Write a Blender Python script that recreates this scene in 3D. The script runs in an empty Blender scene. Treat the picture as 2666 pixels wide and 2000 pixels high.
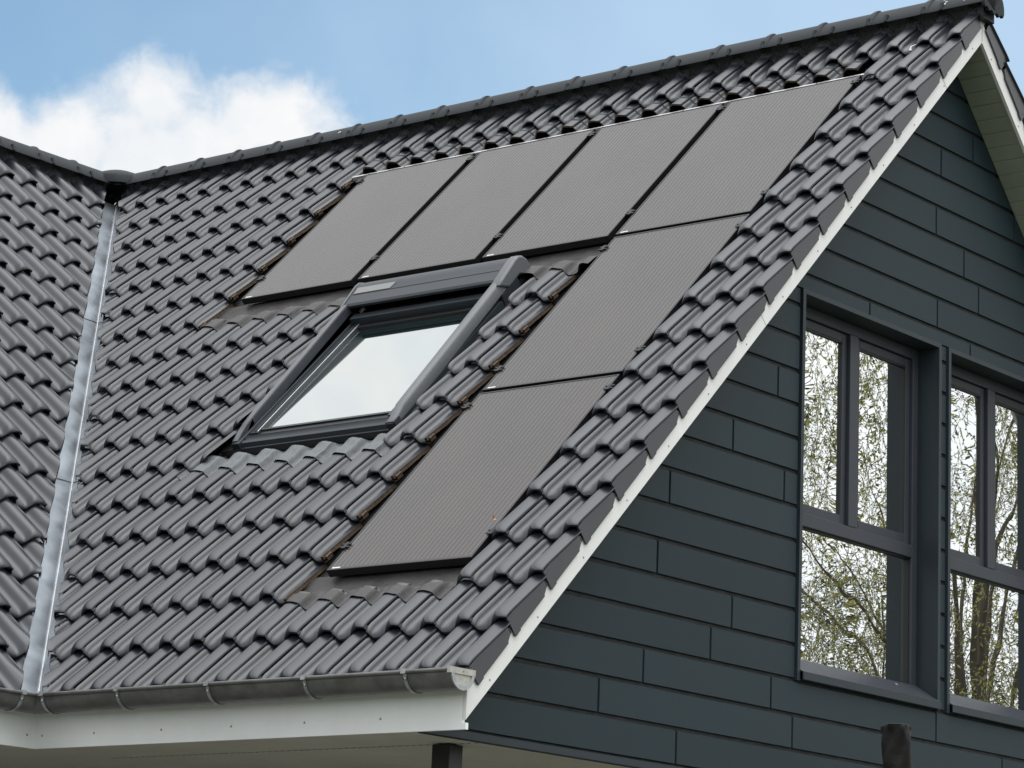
import bpy, bmesh, math, random
from mathutils import Vector, Matrix
random.seed(7)
C = bpy.context.scene.collection
R = math.radians

# ------------------------------------------------------------------ materials
def nodes_of(m):
    m.use_nodes = True
    nt = m.node_tree
    return nt, nt.nodes, nt.links, nt.nodes['Principled BSDF']

def mat(name, col, rough=0.5, metal=0.0, spec=0.5, noise=None, bump=None, island=0.0, coat=0.0):
    """Principled with optional (scale, amount) colour noise, (scale, strength) bump, per-piece colour variation."""
    m = bpy.data.materials.new(name)
    nt, N, L, b = nodes_of(m)
    b.inputs['Base Color'].default_value = (*col, 1)
    b.inputs['Roughness'].default_value = rough
    b.inputs['Metallic'].default_value = metal
    b.inputs['Specular IOR Level'].default_value = spec
    b.inputs['Coat Weight'].default_value = coat
    tc = N.new('ShaderNodeTexCoord')
    src = None
    if noise:
        n1 = N.new('ShaderNodeTexNoise'); n1.inputs['Scale'].default_value = noise[0]
        n1.inputs['Detail'].default_value = 6; n1.inputs['Roughness'].default_value = 0.65
        L.new(tc.outputs['Object'], n1.inputs['Vector'])
        r = N.new('ShaderNodeMapRange')
        r.inputs['From Min'].default_value = 0.3; r.inputs['From Max'].default_value = 0.7
        r.inputs['To Min'].default_value = 1 - noise[1]; r.inputs['To Max'].default_value = 1 + noise[1]
        L.new(n1.outputs['Fac'], r.inputs['Value'])
        src = r.outputs['Result']
        rr = N.new('ShaderNodeMapRange')
        rr.inputs['From Min'].default_value = 0.3; rr.inputs['From Max'].default_value = 0.7
        rr.inputs['To Min'].default_value = max(0, rough - noise[1] * .35); rr.inputs['To Max'].default_value = rough + noise[1] * .35
        L.new(n1.outputs['Fac'], rr.inputs['Value']); L.new(rr.outputs['Result'], b.inputs['Roughness'])
    if island:
        g = N.new('ShaderNodeNewGeometry')
        r2 = N.new('ShaderNodeMapRange')
        r2.inputs['To Min'].default_value = 1 - island; r2.inputs['To Max'].default_value = 1 + island
        L.new(g.outputs['Random Per Island'], r2.inputs['Value'])
        if src:
            mm = N.new('ShaderNodeMath'); mm.operation = 'MULTIPLY'
            L.new(src, mm.inputs[0]); L.new(r2.outputs['Result'], mm.inputs[1]); src = mm.outputs[0]
        else:
            src = r2.outputs['Result']
    if src:
        v = N.new('ShaderNodeVectorMath'); v.operation = 'SCALE'
        v.inputs[0].default_value = col
        L.new(src, v.inputs['Scale']); L.new(v.outputs['Vector'], b.inputs['Base Color'])
    if bump:
        n2 = N.new('ShaderNodeTexNoise'); n2.inputs['Scale'].default_value = bump[0]; n2.inputs['Detail'].default_value = 4
        L.new(tc.outputs['Object'], n2.inputs['Vector'])
        bp = N.new('ShaderNodeBump'); bp.inputs['Strength'].default_value = bump[1]; bp.inputs['Distance'].default_value = 0.01
        L.new(n2.outputs['Fac'], bp.inputs['Height']); L.new(bp.outputs['Normal'], b.inputs['Normal'])
    return m

M = {}
M['tile'] = mat('anthracite_tile', (.016, .0195, .026), .31, noise=(4, .12), bump=(150, .035), island=.15, spec=.75)
M['clay'] = mat('raw_clay_edge', (.085, .057, .037), .85, noise=(40, .5), bump=(90, .6))
M['ridge'] = mat('ridge_tile_engobe', (.018, .022, .026), .48, spec=.18, noise=(3, .12), bump=(120, .08), island=.1)
M['dark'] = mat('black_membrane', (.010, .010, .010), .7, noise=(14, .5))
M['strip'] = mat('ridge_roll_foil', (.055, .056, .062), .40, noise=(60, .6), bump=(70, .5))
M['apron'] = mat('moulded_flashing', (.045, .042, .041), .50, spec=.4, noise=(9, .3), bump=(24, .3))
M['pleat'] = mat('pleated_lead_apron', (.115, .125, .132), .48, metal=.3, noise=(22, .3), bump=(40, .2))
M['zinc'] = mat('valley_zinc', (.40, .44, .48), .40, metal=.8, noise=(3.4, .22), bump=(5, .05))
M['zincold'] = mat('gutter_zinc', (.165, .165, .160), .42, metal=.6, noise=(8, .35), bump=(30, .08))
M['galv'] = mat('galvanised_bracket', (.40, .42, .43), .42, metal=.6, noise=(30, .3))
M['cap'] = mat('gutter_end_zinc', (.46, .45, .41), .45, metal=.35, noise=(26, .25))
M['white'] = mat('white_board', (.80, .80, .785), .42, noise=(3, .05), bump=(4, .03))
M['fascia'] = mat('white_fascia', (.88, .90, .90), .35, noise=(2.5, .06), bump=(4, .03))
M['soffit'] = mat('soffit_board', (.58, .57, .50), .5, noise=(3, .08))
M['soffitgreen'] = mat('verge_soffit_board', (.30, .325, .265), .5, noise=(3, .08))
M['slate'] = mat('slate_cladding_board', (.018, .032, .040), .52, spec=.22, noise=(2.2, .12), bump=(260, .20), island=.10)
M['trim'] = mat('anthracite_trim', (.026, .036, .044), .45, spec=.25, noise=(9, .08))
M['frame'] = mat('anthracite_window_frame', (.040, .046, .057), .45, spec=.3, noise=(12, .08), bump=(200, .06))
M['black'] = mat('black_frame', (.009, .009, .010), .38)
M['rubber'] = mat('black_gasket', (.008, .008, .009), .5)
M['alu'] = mat('bright_aluminium', (.72, .72, .72), .35, metal=.5, noise=(30, .1))
M['rail'] = mat('grey_shutter_rail', (.13, .14, .15), .42, metal=.1, noise=(60, .08), bump=(300, .06))
M['sash'] = mat('anthracite_sash', (.036, .044, .052), .34, metal=.25, noise=(20, .08))
M['cellgrey'] = mat('pale_cell', (.22, .22, .22), .25)
M['screw'] = mat('screw_head', (.30, .30, .29), .4, metal=.5)
M['sticker'] = mat('white_sticker', (.8, .8, .8), .6, noise=(60, .1))
M['wrap'] = mat('brown_wrap', (.007, .006, .006), .55, spec=.22, noise=(9, .5), bump=(13, .8))
M['bark'] = mat('bark', (.09, .07, .055), .9, noise=(6, .4), bump=(10, .8))
M['leafA'] = mat('willow_leaf', (.20, .20, .065), .6, island=.5)
nt_, N_, L_, b_ = nodes_of(M['leafA'])
tr_ = N_.new('ShaderNodeBsdfTranslucent'); tr_.inputs['Color'].default_value = (.52, .50, .13, 1)
ms_ = N_.new('ShaderNodeMixShader'); ms_.inputs[0].default_value = .5
L_.new(b_.outputs[0], ms_.inputs[1]); L_.new(tr_.outputs[0], ms_.inputs[2]); L_.new(ms_.outputs[0], N_['Material Output'].inputs[0])
M['leafB'] = mat('dark_leaf', (.070, .082, .028), .6, island=.5)
M['dry'] = mat('dry_leaf', (.65, .34, .16), .7, noise=(80, .3))
M['drop'] = mat('bird_dropping', (.75, .75, .74), .8, noise=(60, .2))
M['plaster'] = mat('ground_floor_render', (.30, .29, .27), .8, noise=(4, .12), bump=(60, .3))

# solar glass: dark cells under lightly textured glass, thin bus bars along the slope
def solar_mat():
    m = bpy.data.materials.new('solar_cells')
    nt, N, L, b = nodes_of(m)
    tc = N.new('ShaderNodeTexCoord'); sx = N.new('ShaderNodeSeparateXYZ')
    L.new(tc.outputs['Object'], sx.inputs[0])
    def math1(op, a, bb):
        n = N.new('ShaderNodeMath'); n.operation = op
        for i, v in enumerate((a, bb)):
            if isinstance(v, (int, float)): n.inputs[i].default_value = v
            else: L.new(v, n.inputs[i])
        return n.outputs[0]
    fr = math1('FRACT', math1('DIVIDE', sx.outputs['X'], 0.0325), 0)
    line = math1('LESS_THAN', math1('ABSOLUTE', math1('SUBTRACT', fr, .5), 0), .052)
    line = math1('MULTIPLY', line, math1('LESS_THAN', math1('ABSOLUTE', sx.outputs['Y'], 0), .832))
    line = math1('MULTIPLY', line, math1('LESS_THAN', math1('ABSOLUTE', sx.outputs['X'], 0), .478))
    n1 = N.new('ShaderNodeTexNoise'); n1.inputs['Scale'].default_value = 1.7; n1.inputs['Detail'].default_value = 3
    mp = N.new('ShaderNodeMapping'); mp.inputs['Scale'].default_value = (1.6, .8, 1)
    L.new(tc.outputs['Object'], mp.inputs[0]); L.new(mp.outputs[0], n1.inputs['Vector'])
    cr = N.new('ShaderNodeMixRGB'); cr.inputs[1].default_value = (.030, .025, .025, 1); cr.inputs[2].default_value = (.062, .053, .047, 1)
    L.new(n1.outputs['Fac'], cr.inputs[0])
    mx = N.new('ShaderNodeMixRGB'); mx.inputs[2].default_value = (.165, .16, .155, 1)
    L.new(line, mx.inputs[0]); L.new(cr.outputs[0], mx.inputs[1])
    L.new(mx.outputs[0], b.inputs['Base Color'])
    b.inputs['Roughness'].default_value = .20
    b.inputs['Specular IOR Level'].default_value = .5
    return m
M['solar'] = solar_mat()

# coated double glazing: strong mirror reflection over a dark room
def glass_mat(name, refl, tint, dark, rough=.0, wave=0.0):
    m = bpy.data.materials.new(name); m.use_nodes = True
    nt = m.node_tree; N = nt.nodes; L = nt.links
    for n in list(N): N.remove(n)
    out = N.new('ShaderNodeOutputMaterial'); mix = N.new('ShaderNodeMixShader')
    g = N.new('ShaderNodeBsdfGlossy'); g.inputs['Color'].default_value = (*tint, 1); g.inputs['Roughness'].default_value = rough
    d = N.new('ShaderNodeBsdfDiffuse'); d.inputs['Color'].default_value = (*dark, 1)
    mix.inputs[0].default_value = refl
    L.new(d.outputs[0], mix.inputs[1]); L.new(g.outputs[0], mix.inputs[2]); L.new(mix.outputs[0], out.inputs[0])
    if wave:
        tc = N.new('ShaderNodeTexCoord'); n2 = N.new('ShaderNodeTexNoise'); n2.inputs['Scale'].default_value = 2.2; n2.inputs['Detail'].default_value = 1
        L.new(tc.outputs['Object'], n2.inputs['Vector'])
        bp = N.new('ShaderNodeBump'); bp.inputs['Strength'].default_value = wave; bp.inputs['Distance'].default_value = .01
        L.new(n2.outputs['Fac'], bp.inputs['Height']); L.new(bp.outputs[0], g.inputs['Normal'])
    return m
M['pane'] = glass_mat('coated_glazing', .86, (.97, 1, 1), (.010, .016, .015), 0, .07)
M['skyglass'] = glass_mat('coated_roof_glazing', .66, (.97, 1, .99), (.010, .022, .020), .02)

# ------------------------------------------------------------------ mesh helpers
class MB:
    def __init__(s): s.v = []; s.f = []; s.m = []; s.mats = []
    def mi(s, m):
        if m not in s.mats: s.mats.append(m)
        return s.mats.index(m)
    def quad(s, pts, m):
        k = len(s.v); s.v += [tuple(p) for p in pts]; s.f.append(tuple(range(k, k + len(pts)))); s.m.append(s.mi(m))
    def hexa(s, P, m, f=None):
        """P: 8 points, 0-3 one face, 4-7 the opposite one"""
        if f: P = [f(*p) for p in P]
        k = len(s.v); s.v += [tuple(p) for p in P]; i = s.mi(m)
        for q in ((0, 3, 2, 1), (4, 5, 6, 7), (0, 1, 5, 4), (1, 2, 6, 5), (2, 3, 7, 6), (3, 0, 4, 7)):
            s.f.append(tuple(k + a for a in q)); s.m.append(i)
    def box(s, a, b, m, f=None):
        (x0, y0, z0), (x1, y1, z1) = a, b
        s.hexa([(x0, y0, z0), (x1, y0, z0), (x1, y1, z0), (x0, y1, z0), (x0, y0, z1), (x1, y0, z1), (x1, y1, z1), (x0, y1, z1)], m, f)
    def grid(s, rows, m, close=False):
        k = len(s.v); n = len(rows[0]); i = s.mi(m)
        for r in rows: s.v += [tuple(p) for p in r]
        for a in range(len(rows) - 1):
            for b in range(n - (0 if close else 1)):
                c = (b + 1) % n
                s.f.append((k + a * n + b, k + a * n + c, k + (a + 1) * n + c, k + (a + 1) * n + b)); s.m.append(i)
    def prism(s, poly, w0, w1, m, f):
        """poly of (p,q); f(w,p,q) -> point"""
        n = len(poly); k = len(s.v); i = s.mi(m)
        s.v += [tuple(f(w0, p, q)) for p, q in poly] + [tuple(f(w1, p, q)) for p, q in poly]
        s.f.append(tuple(k + a for a in range(n))); s.m.append(i)
        s.f.append(tuple(k + n + a for a in reversed(range(n)))); s.m.append(i)
        for a in range(n):
            c = (a + 1) % n
            s.f.append((k + c, k + a, k + n + a, k + n + c)); s.m.append(i)
    def dome(s, c, ax, r, h, m, n=10):
        ax = Vector(ax).normalized(); t1 = ax.orthogonal().normalized(); t2 = ax.cross(t1); c = Vector(c)
        rows = []
        for a in (0, .35, .7, .98):
            rr = r * math.cos(a * math.pi / 2); hh = h * math.sin(a * math.pi / 2)
            rows.append([c + ax * hh + (t1 * math.cos(2 * math.pi * q / n) + t2 * math.sin(2 * math.pi * q / n)) * rr for q in range(n)])
        s.grid(rows, m, True)
    def tube(s, pts, rad, m, n=8):
        pts = [Vector(p) for p in pts]; rows = []
        for i, p in enumerate(pts):
            d = (pts[min(i + 1, len(pts) - 1)] - pts[max(i - 1, 0)]).normalized()
            t1 = d.orthogonal().normalized() if abs(d.z) > .9 else d.cross(Vector((0, 0, 1))).normalized()
            t2 = d.cross(t1); r = rad[i] if isinstance(rad, (list, tuple)) else rad
            rows.append([p + (t1 * math.cos(2 * math.pi * q / n) + t2 * math.sin(2 * math.pi * q / n)) * r for q in range(n)])
        s.grid(rows, m, True)
    def build(s, name, parent=None, smooth=None, post=None, bevel=None, origin=None):
        me = bpy.data.meshes.new(name)
        me.from_pydata(s.v, [], s.f)
        for mm in s.mats: me.materials.append(M[mm])
        me.polygons.foreach_set('material_index', s.m)
        bm = bmesh.new(); bm.from_mesh(me)
        if post: post(bm)
        bmesh.ops.recalc_face_normals(bm, faces=bm.faces)
        bm.to_mesh(me); bm.free()
        if smooth is not None:
            me.polygons.foreach_set('use_smooth', [True] * len(me.polygons))
            me.set_sharp_from_angle(angle=R(smooth))
        me.update()
        o = bpy.data.objects.new(name, me); C.objects.link(o)
        if parent: o.parent = parent
        if bevel:
            bv = o.modifiers.new('bevel', 'BEVEL'); bv.width = bevel; bv.segments = 2; bv.limit_method = 'ANGLE'; bv.angle_limit = R(40)
        return o

def tag(o, label, cat, group=None, kind=None):
    o['label'] = label; o['category'] = cat
    if group: o['group'] = group
    if kind: o['kind'] = kind
    return o
def empty(name, loc=(0, 0, 0)):
    o = bpy.data.objects.new(name, None); o.location = loc; C.objects.link(o); return o

# ------------------------------------------------------------------ the building's frame of reference
TH = .78102788; ST, CT = math.sin(TH), math.cos(TH); AZ = 7.99387
XW = -7.645                                  # ridge line of the wing
def RP(u, s, n): return (u, -s * CT - n * ST, AZ - s * ST + n * CT)              # main slope
def FP(u, s, n): return (u, s * CT + n * ST, AZ - s * ST + n * CT)               # rear slope
def WP(v, s, n): return (XW + s * CT + n * ST, v, AZ - s * ST + n * CT)          # wing slope
def VP(v, s, n): return (XW - s * CT - n * ST, v, AZ - s * ST + n * CT)          # far wing slope
N0, GA, S0, TILT = .107, .382, .252, .049
def sk(k): return S0 + GA * k

PROF = [(-.006, .038), (.003, .033), (.009, .019), (.016, .0065), (.025, .0), (.060, .0), (.086, .002), (.097, .008), (.106, .018), (.114, .031), (.122, .044), (.130, .054), (.139, .0615),
        (.150, .0650), (.162, .0652), (.176, .0630), (.192, .0590), (.206, .0553), (.2150, .0528), (.2175, .0548), (.2205, .0545), (.2230, .0505), (.2240, .044)]
VPROF = [q for q in PROF if q[0] <= .193] + [(.208, .0560), (.2195, .0530), (.222, .0548), (.2255, .0540), (.2278, .048)]
def prof(x, T=PROF):
    for (a, pa), (b, pb) in zip(T, T[1:]):
        if x <= b: return pa + (pb - pa) * max(0, (x - a)) / (b - a)
    return T[-1][1]
def tile(mb, F, ub, k, w=.228, lo=0., hi=1., slo=None, shi=None, nose=True, cut_front=False, fine=True, jit=True, m='tile', T=PROF):
    """one clay tile: ub = left edge of its cell; lo/hi = clipped share of the width"""
    a, b = sk(k - 1) - .02, sk(k)
    top = a if slo is None else slo
    end = b if shi is None else shi
    sc = w / .228
    xs = [x for x, _ in T if (lo * .228 if lo else -.005) < x < hi * .228]
    if not fine: xs = xs[::2]
    xs = [lo * .228 - (.006 if lo == 0 else 0)] + [x for x in xs if x > lo * .228 + .001 or lo > 0] + [min(hi * .228, T[-1][0])]
    nd = lambda x: .009 + .013 * min(1, max(0, (.120 - x) / .030)) + .025 * math.exp(-((x - .138) / .031) ** 2)
    prof = lambda x: globals()['prof'](x, T)
    dn = random.uniform(-.0016, .0016) if jit else 0; dt = random.uniform(-.0022, .0022) if jit else 0
    def base(s): return N0 + dn + (TILT + dt) * (s - (b - GA)) / GA
    ss = [top + (end - .07 - top) * q / 2 for q in range(3)] if nose else [top, end]
    rows = [[F(ub + x * sc, s, base(s) + prof(x)) for x in xs] for s in ss]
    if nose:
        for t in (.25, .48, .66, .82, .93, 1.0):
            s = end - .07 + .07 * t; r = 1.16 * (1 - math.sqrt(max(0, 1 - t * t * .98)))
            rows.append([F(ub + x * sc, s, base(s) + prof(x) - r * nd(x)) for x in xs])
        rows.append([F(ub + x * sc, end - .001, base(end) + prof(x) - nd(x) - .011) for x in xs])
        rows.append([F(ub + x * sc, end - .03, base(end) + prof(x) - nd(x) - .012) for x in xs])
    mb.grid(rows, m)
    if cut_front:
        mb.grid([[F(ub + x * sc, end, base(end) + prof(x)) for x in xs], [F(ub + x * sc, end, base(end) + prof(x) - .013) for x in xs]], 'clay')
        mb.grid([[F(ub + x * sc, end, base(end) + prof(x) - .013) for x in xs], [F(ub + x * sc, end - .12, base(end) + prof(x) - .013) for x in xs]], 'dark')
    return base

# brown sawn edge of the tiles beside the solar panels, with the interlock profile showing at each nose
def clay_edge(mb, F, u, x, k, base, slo, shi):
    n = lambda s: base(s) + prof(x)
    q = 9; rows = [[], []]
    for i in range(q + 1):
        s = slo + (shi - slo) * i / q
        wob = random.uniform(-.003, .003)
        rows[0].append(F(u, s, n(s) + .001)); rows[1].append(F(u + .004 + wob * .5, s, n(s) - .023 + wob))
    mb.grid(rows, 'clay')
    mb.grid([rows[0], [F(u + .005, slo + (shi - slo) * i / q, n(slo + (shi - slo) * i / q) + .0015) for i in range(q + 1)]], 'clay')
    s = shi; h = n(s)
    path = [(u - .006, h - .028), (u - .004, h + .002), (u + .010, h + .006), (u + .012, h - .013), (u + .024, h - .010), (u + .030, h + .004), (u + .040, h - .002), (u + .036, h - .022), (u + .020, h - .030), (u + .0, h - .034)]
    for (a, b), (c, d) in zip(path, path[1:]):
        mb.hexa([F(a, s + .002, b), F(c, s + .002, d), F(c, s + .002, d - .005), F(a, s + .002, b - .005),
                 F(a, s - .05, b - .004), F(c, s - .05, d - .004), F(c, s - .05, d - .010), F(a, s - .05, b - .010)], 'clay')

U = lambda j: .288 - .228 * j

house = empty('house', (-3.7, 0, 0))
HL = Matrix.Translation((3.7, 0, 0))
tag(house, 'dark grey clad gable house with black tiled roof, white barge boards and solar panels', 'house')
def part(mb, name, parent=None, **k):
    o = mb.build(name, None, **k)
    o.parent = parent or house
    if parent is None: o.matrix_parent_inverse = HL
    return o

# ---- main tiled slope
LPAN, BPAN, RPAN = -4.695, -1.468, -.293
main = MB()
NROW = 18
for k in range(NROW):
    for j in range(0, 37):
        ulo, uhi = U(j + 1), U(j)
        if j == 0: continue                                    # verge tiles are pieces of their own
        if uhi < -8.1 + .0: continue
        if ulo + .228 < -7.7 + sk(k - 1) * CT - .3: continue     # wholly behind the valley
        lo, hi, slo, shi, cut = 0., 1., None, None, False
        edge = None
        if k == 0: slo = -.12
        inA = uhi > LPAN - .06 and ulo < RPAN + .1 and j >= 2
        if 1 <= k <= 6 and j >= 2 and ulo < RPAN and uhi > LPAN - .09:
            if j == 2: lo = (RPAN - ulo) / .228
            elif j == 22: pass
            if j == 2:
                if k == 1: pass
            elif j <= 21:
                if k == 1: shi, cut = .443, True
                else:
                    if j == 21 and k >= 2: hi = (LPAN - ulo) / .228; edge = LPAN
                    else: continue
        if j == 21 and k == 1:
            q_ = (LPAN - ulo) / .228
            b_ = tile(main, RP, ulo, k, hi=q_); clay_edge(main, RP, LPAN, q_ * .228, k, b_, .40, sk(k)); lo = q_
        if 7 <= k <= 15 and 2 <= j <= 7:
            if j == 2: lo = (RPAN - ulo) / .228
            elif j == 7: hi = (BPAN - ulo) / .228; edge = BPAN
            else: continue
        if k == 16 and 3 <= j <= 7: slo = 5.93
        if k == 7 and j >= 8 and j <= 21: slo = 2.48
        if 7 <= k <= 11 and 9 <= j <= 15:
            if j == 15: hi = (-3.172 - ulo) / .228; 
            if j == 15 and hi <= 0.02: continue
            if j != 15: continue
        if k == 12 and 9 <= j <= 15: slo = 4.36
        base = tile(main, RP, ulo, k, lo=lo, hi=hi, slo=slo, shi=shi, nose=not cut, cut_front=cut)
        if edge: clay_edge(main, RP, edge, hi * .228, k, base, sk(k - 1) - .0, sk(k))

def cut_valley(side, off, drop):
    def post(bm):
        no = Vector((1, 1, 0)).normalized(); co = Vector((XW + off, 0, 0))
        r = bmesh.ops.bisect_plane(bm, geom=bm.verts[:] + bm.edges[:] + bm.faces[:], plane_co=co, plane_no=no, clear_inner=side > 0, clear_outer=side < 0)
        ed = [e for e in r['geom_cut'] if isinstance(e, bmesh.types.BMEdge)]
        for v in {v for e in ed for v in e.verts}:
            h = (v.co.z - AZ) * CT + (-v.co.y * ST if side > 0 else (v.co.x - XW) * ST)
            v.co += no * side * -1 * (h - .155) * .34
        x = bmesh.ops.extrude_edge_only(bm, edges=ed)
        vs = [v for v in x['geom'] if isinstance(v, bmesh.types.BMVert)]
        bmesh.ops.translate(bm, vec=drop, verts=vs)
    return post
roof = part(main, 'tiled_roof', smooth=38, post=cut_valley(1, .066, (0, 0, -.03)))

# verge tiles with a side flap
vt0 = MB()
def verge_tile(F, k, mb):
    slo = -.09 if k == 0 else None
    base = tile(mb, F, U(1), k, slo=slo, jit=False, T=VPROF)
    e = sk(k)
    a = max(-.05, e - .368)
    def side(q): return base(q) + .0455
    f = e - .010
    poly = [(a, side(a)), (e - .06, side(e - .06)), (e - .03, side(e) - .003), (f, side(e) - .012), (f, .072), (f - .05, .074), (f - .055, .081), (max(a + .012, e - .322), .083), (max(a + .010, e - .328), .092), (a, side(a) - .045)]
    mb.prism(poly, .264, .2765, 'tile', lambda w, p, q: F(w, p, q))
    mb.box((.250, a - .02, .10), (.2635, e - .03, side(a) - .03), 'dark', F)
    mb.grid([[F(.2878, q, side(q) - .002 - (.010 if q > e - .02 else .003 if q > e - .04 else 0)) for q in (a - .03, (a + e) / 2, e - .06, e - .035, e - .004)], [F(.276, q, side(q) - .009 - (.010 if q > e - .02 else .003 if q > e - .04 else 0)) for q in (a - .03, (a + e) / 2, e - .06, e - .035, e - .004)]], 'tile')
for k in range(NROW):
    b = MB(); verge_tile(RP, k, b); part(b, 'verge_tile', roof, smooth=38)

# rear slope, same tiles, plainer
rear = MB()
for k in range(NROW):
    for j in range(1, 35): tile(rear, FP, U(j + 1), k, slo=-.12 if k == 0 else None, fine=False)
roof_r = part(rear, 'tiled_roof', smooth=38)
for k in range(NROW):
    b = MB(); verge_tile(FP, k, b); part(b, 'verge_tile', roof_r, smooth=38)

# wing slope
wing = MB()
VB, WV = -1.835, .236
for k in range(NROW):
    for j in range(-9, 30):
        v1 = VB - WV * j; v0 = v1 - WV
        if v0 > -sk(k - 1) * CT + .35: continue
        tile(wing, WP, v0, k, w=WV, slo=-.12 if k == 0 else None)
wroof = part(wing, 'tiled_roof', smooth=38, post=cut_valley(-1, -.132, (0, 0, -.03)))
wfar = MB()
for k in range(NROW):
    for j in range(-28, 30):
        tile(wfar, VP, VB - WV * j - WV, k, w=WV, slo=-.12 if k == 0 else None, fine=False)
part(wfar, 'tiled_roof', smooth=38)

# ---- deck under the tiles (dark battens / membrane) and roof body
deck = MB()
deck.hexa([(XW, 0, AZ + .02), (.252, 0, AZ + .02), RP(.252, 6.70, .012), RP(XW + 4.74, 6.70, .012),
           (XW, 0, AZ + .080 / CT), (.252, 0, AZ + .080 / CT), RP(.252, 6.70, .080), RP(XW + 4.74, 6.70, .080)], 'dark')
deck.hexa([(XW, 0, AZ + .02), (.252, 0, AZ + .02), FP(.252, 6.7, .012), FP(XW - 4.74, 6.7, .012),
           (XW, 0, AZ + .080 / CT), (.252, 0, AZ + .080 / CT), FP(.252, 6.7, .080), FP(XW - 4.74, 6.7, .080)], 'dark')
deck.hexa([(XW, 0, AZ + .02), (XW, -8.7, AZ + .02), WP(-8.7, 6.7, .012), WP(-4.74, 6.7, .012),
           (XW, 0, AZ + .080 / CT), (XW, -8.7, AZ + .080 / CT), WP(-8.7, 6.7, .080), WP(-4.74, 6.7, .080)], 'dark')
deck.hexa([(XW, 4.7, AZ + .02), (XW, -8.7, AZ + .02), VP(-8.7, 6.7, .012), VP(4.7, 6.7, .012),
           (XW, 4.7, AZ + .080 / CT), (XW, -8.7, AZ + .080 / CT), VP(-8.7, 6.7, .080), VP(4.7, 6.7, .080)], 'dark')
part(deck, 'roof_deck')

# ---- valley gutter
val = MB()
NV = .092
rowsM, rowsW = [], []
q = 70
for i in range(q + 1):
    s = -.05 + 6.86 * i / q
    x0, y0, z0 = XW + s * CT + NV * ST, -s * CT - NV * ST, AZ - s * ST + NV * CT
    wv = lambda a: .0018 * math.sin(i * 1.7 + a) + random.uniform(-.0012, .0012)
    rm, rw = [], []
    for t in (0, .012, .04, .09, .15, .24):
        rm.append((x0 + t, y0, z0 + (.010 if t == 0 else (-.002 if t < .02 else 0)) + wv(t * 9) * (t > .03)))
        rw.append((x0, y0 - t, z0 + (.010 if t == 0 else (-.002 if t < .02 else 0)) + wv(t * 7 + 2) * (t > .03)))
    rowsM.append(rm); rowsW.append(rw)
val.grid(rowsM, 'zinc'); val.grid(rowsW, 'zinc')
# overlap seams of the zinc lengths
for s in (2.08, 4.35):
    for sgn in (0, 1):
        x0, y0, z0 = XW + s * CT + NV * ST, -s * CT - NV * ST, AZ - s * ST + NV * CT
        a = (x0, y0, z0 + .006); b = (x0 + .22, y0 + .02, z0 + .02) if sgn == 0 else (x0 - .02, y0 - .22, z0 + .02)
        val.tube([a, b], .0022, 'rubber', 6)
val.tube([(XW + q * CT + NV * ST, -q * CT - NV * ST, AZ - q * ST + NV * CT + .008) for q in (-.03, 2.2, 4.5, 6.78)], .0055, 'alu', 8)
part(val, 'valley_gutter', smooth=50)

mb = MB()
mb.tube([RP(-.093, .262, .150), RP(-.093, .235, .166), RP(-.080, .170, .150), RP(-.040, .11, .145), RP(.03, .02, .140), RP(.05, -.005, .140)], [.009, .005, .003, .004, .006, .007], 'drop', 6)
part(mb, 'bird_dropping', roof)
# ---- ridge tiles
def ridge_piece(F, a, b, collar):
    """F(w, across, z)"""
    mb = MB()
    pr = [(-.118, 8.222), (-.112, 8.240), (-.078, 8.286), (-.050, 8.318), (-.024, 8.338), (0, 8.344), (.024, 8.338), (.050, 8.318), (.078, 8.286), (.112, 8.240), (.118, 8.222)]
    rows = [[F(w, p, z) for p, z in pr] for w in (a, b)]
    rows.append([F(b, p * .94, z - .012) for p, z in pr]); rows.insert(0, [F(a, p * .94, z - .012) for p, z in pr])
    mb.grid(rows, 'ridge')
    d = 1 if b > a else -1
    if collar:
        grow = [(p * 1.05, z + .013 * max(0, (z - 8.235) / .11)) for p, z in pr]
        grow2 = [(p * 1.03, z + .004 * max(0, (z - 8.235) / .11)) for p, z in pr]
        mb.grid([[F(a - .005 * d, p, z) for p, z in pr], [F(a, p, z) for p, z in grow], [F(a + .022 * d, p, z) for p, z in grow], [F(a + .05 * d, p, z) for p, z in grow2], [F(a + .06 * d, p, z) for p, z in pr]], 'ridge')
        for off in (.035, -.105):
            for sg in (-1, 1):
                mb.hexa([F(a + off * d - .011, sg * .122, 8.228), F(a + off * d + .011, sg * .122, 8.228), F(a + off * d + .011, sg * .100, 8.280), F(a + off * d - .011, sg * .100, 8.280),
                         F(a + off * d - .011, sg * .106, 8.226), F(a + off * d + .011, sg * .106, 8.226), F(a + off * d + .011, sg * .085, 8.272), F(a + off * d - .011, sg * .085, 8.272)], 'ridge')
    return mb
FX = lambda w, p, z: (w, p, z)
FYY = lambda w, p, z: (XW + p, w, z)
for i in range(-1, 18):
    a = -.08 - .4135 * i
    b = a - .4135
    if i == -1: a = .335
    if b < XW + .1: b = XW + .12
    mb = ridge_piece(FX, a, b, i >= 0)
    if i == 12:
        for dx, dy in ((0, 0), (.02, .01)): mb.dome((a - .15 + dx, -.075 - dy, 8.288), (0, -.7, .7), .008, .004, 'drop', 6)
    if i == 0 or i == -1:
        for dx, sx, sz in ((-.02, -.078, 8.287), (.10, -.055, 8.313), (.12, -.09, 8.27)):
            mb.dome((a + (.03 if i == -1 else 0) + dx - .3 * (i == -1), sx, sz), (0, -.72, .7), .009, .003, 'drop', 6)
    part(mb, 'ridge_tile', roof, smooth=40)
for i in range(0, 20):
    a = -.078 - .416 * i
    part(ridge_piece(FYY, a if i else -.12, a - .416, i > 0), 'ridge_tile', wroof, smooth=40)
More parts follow.
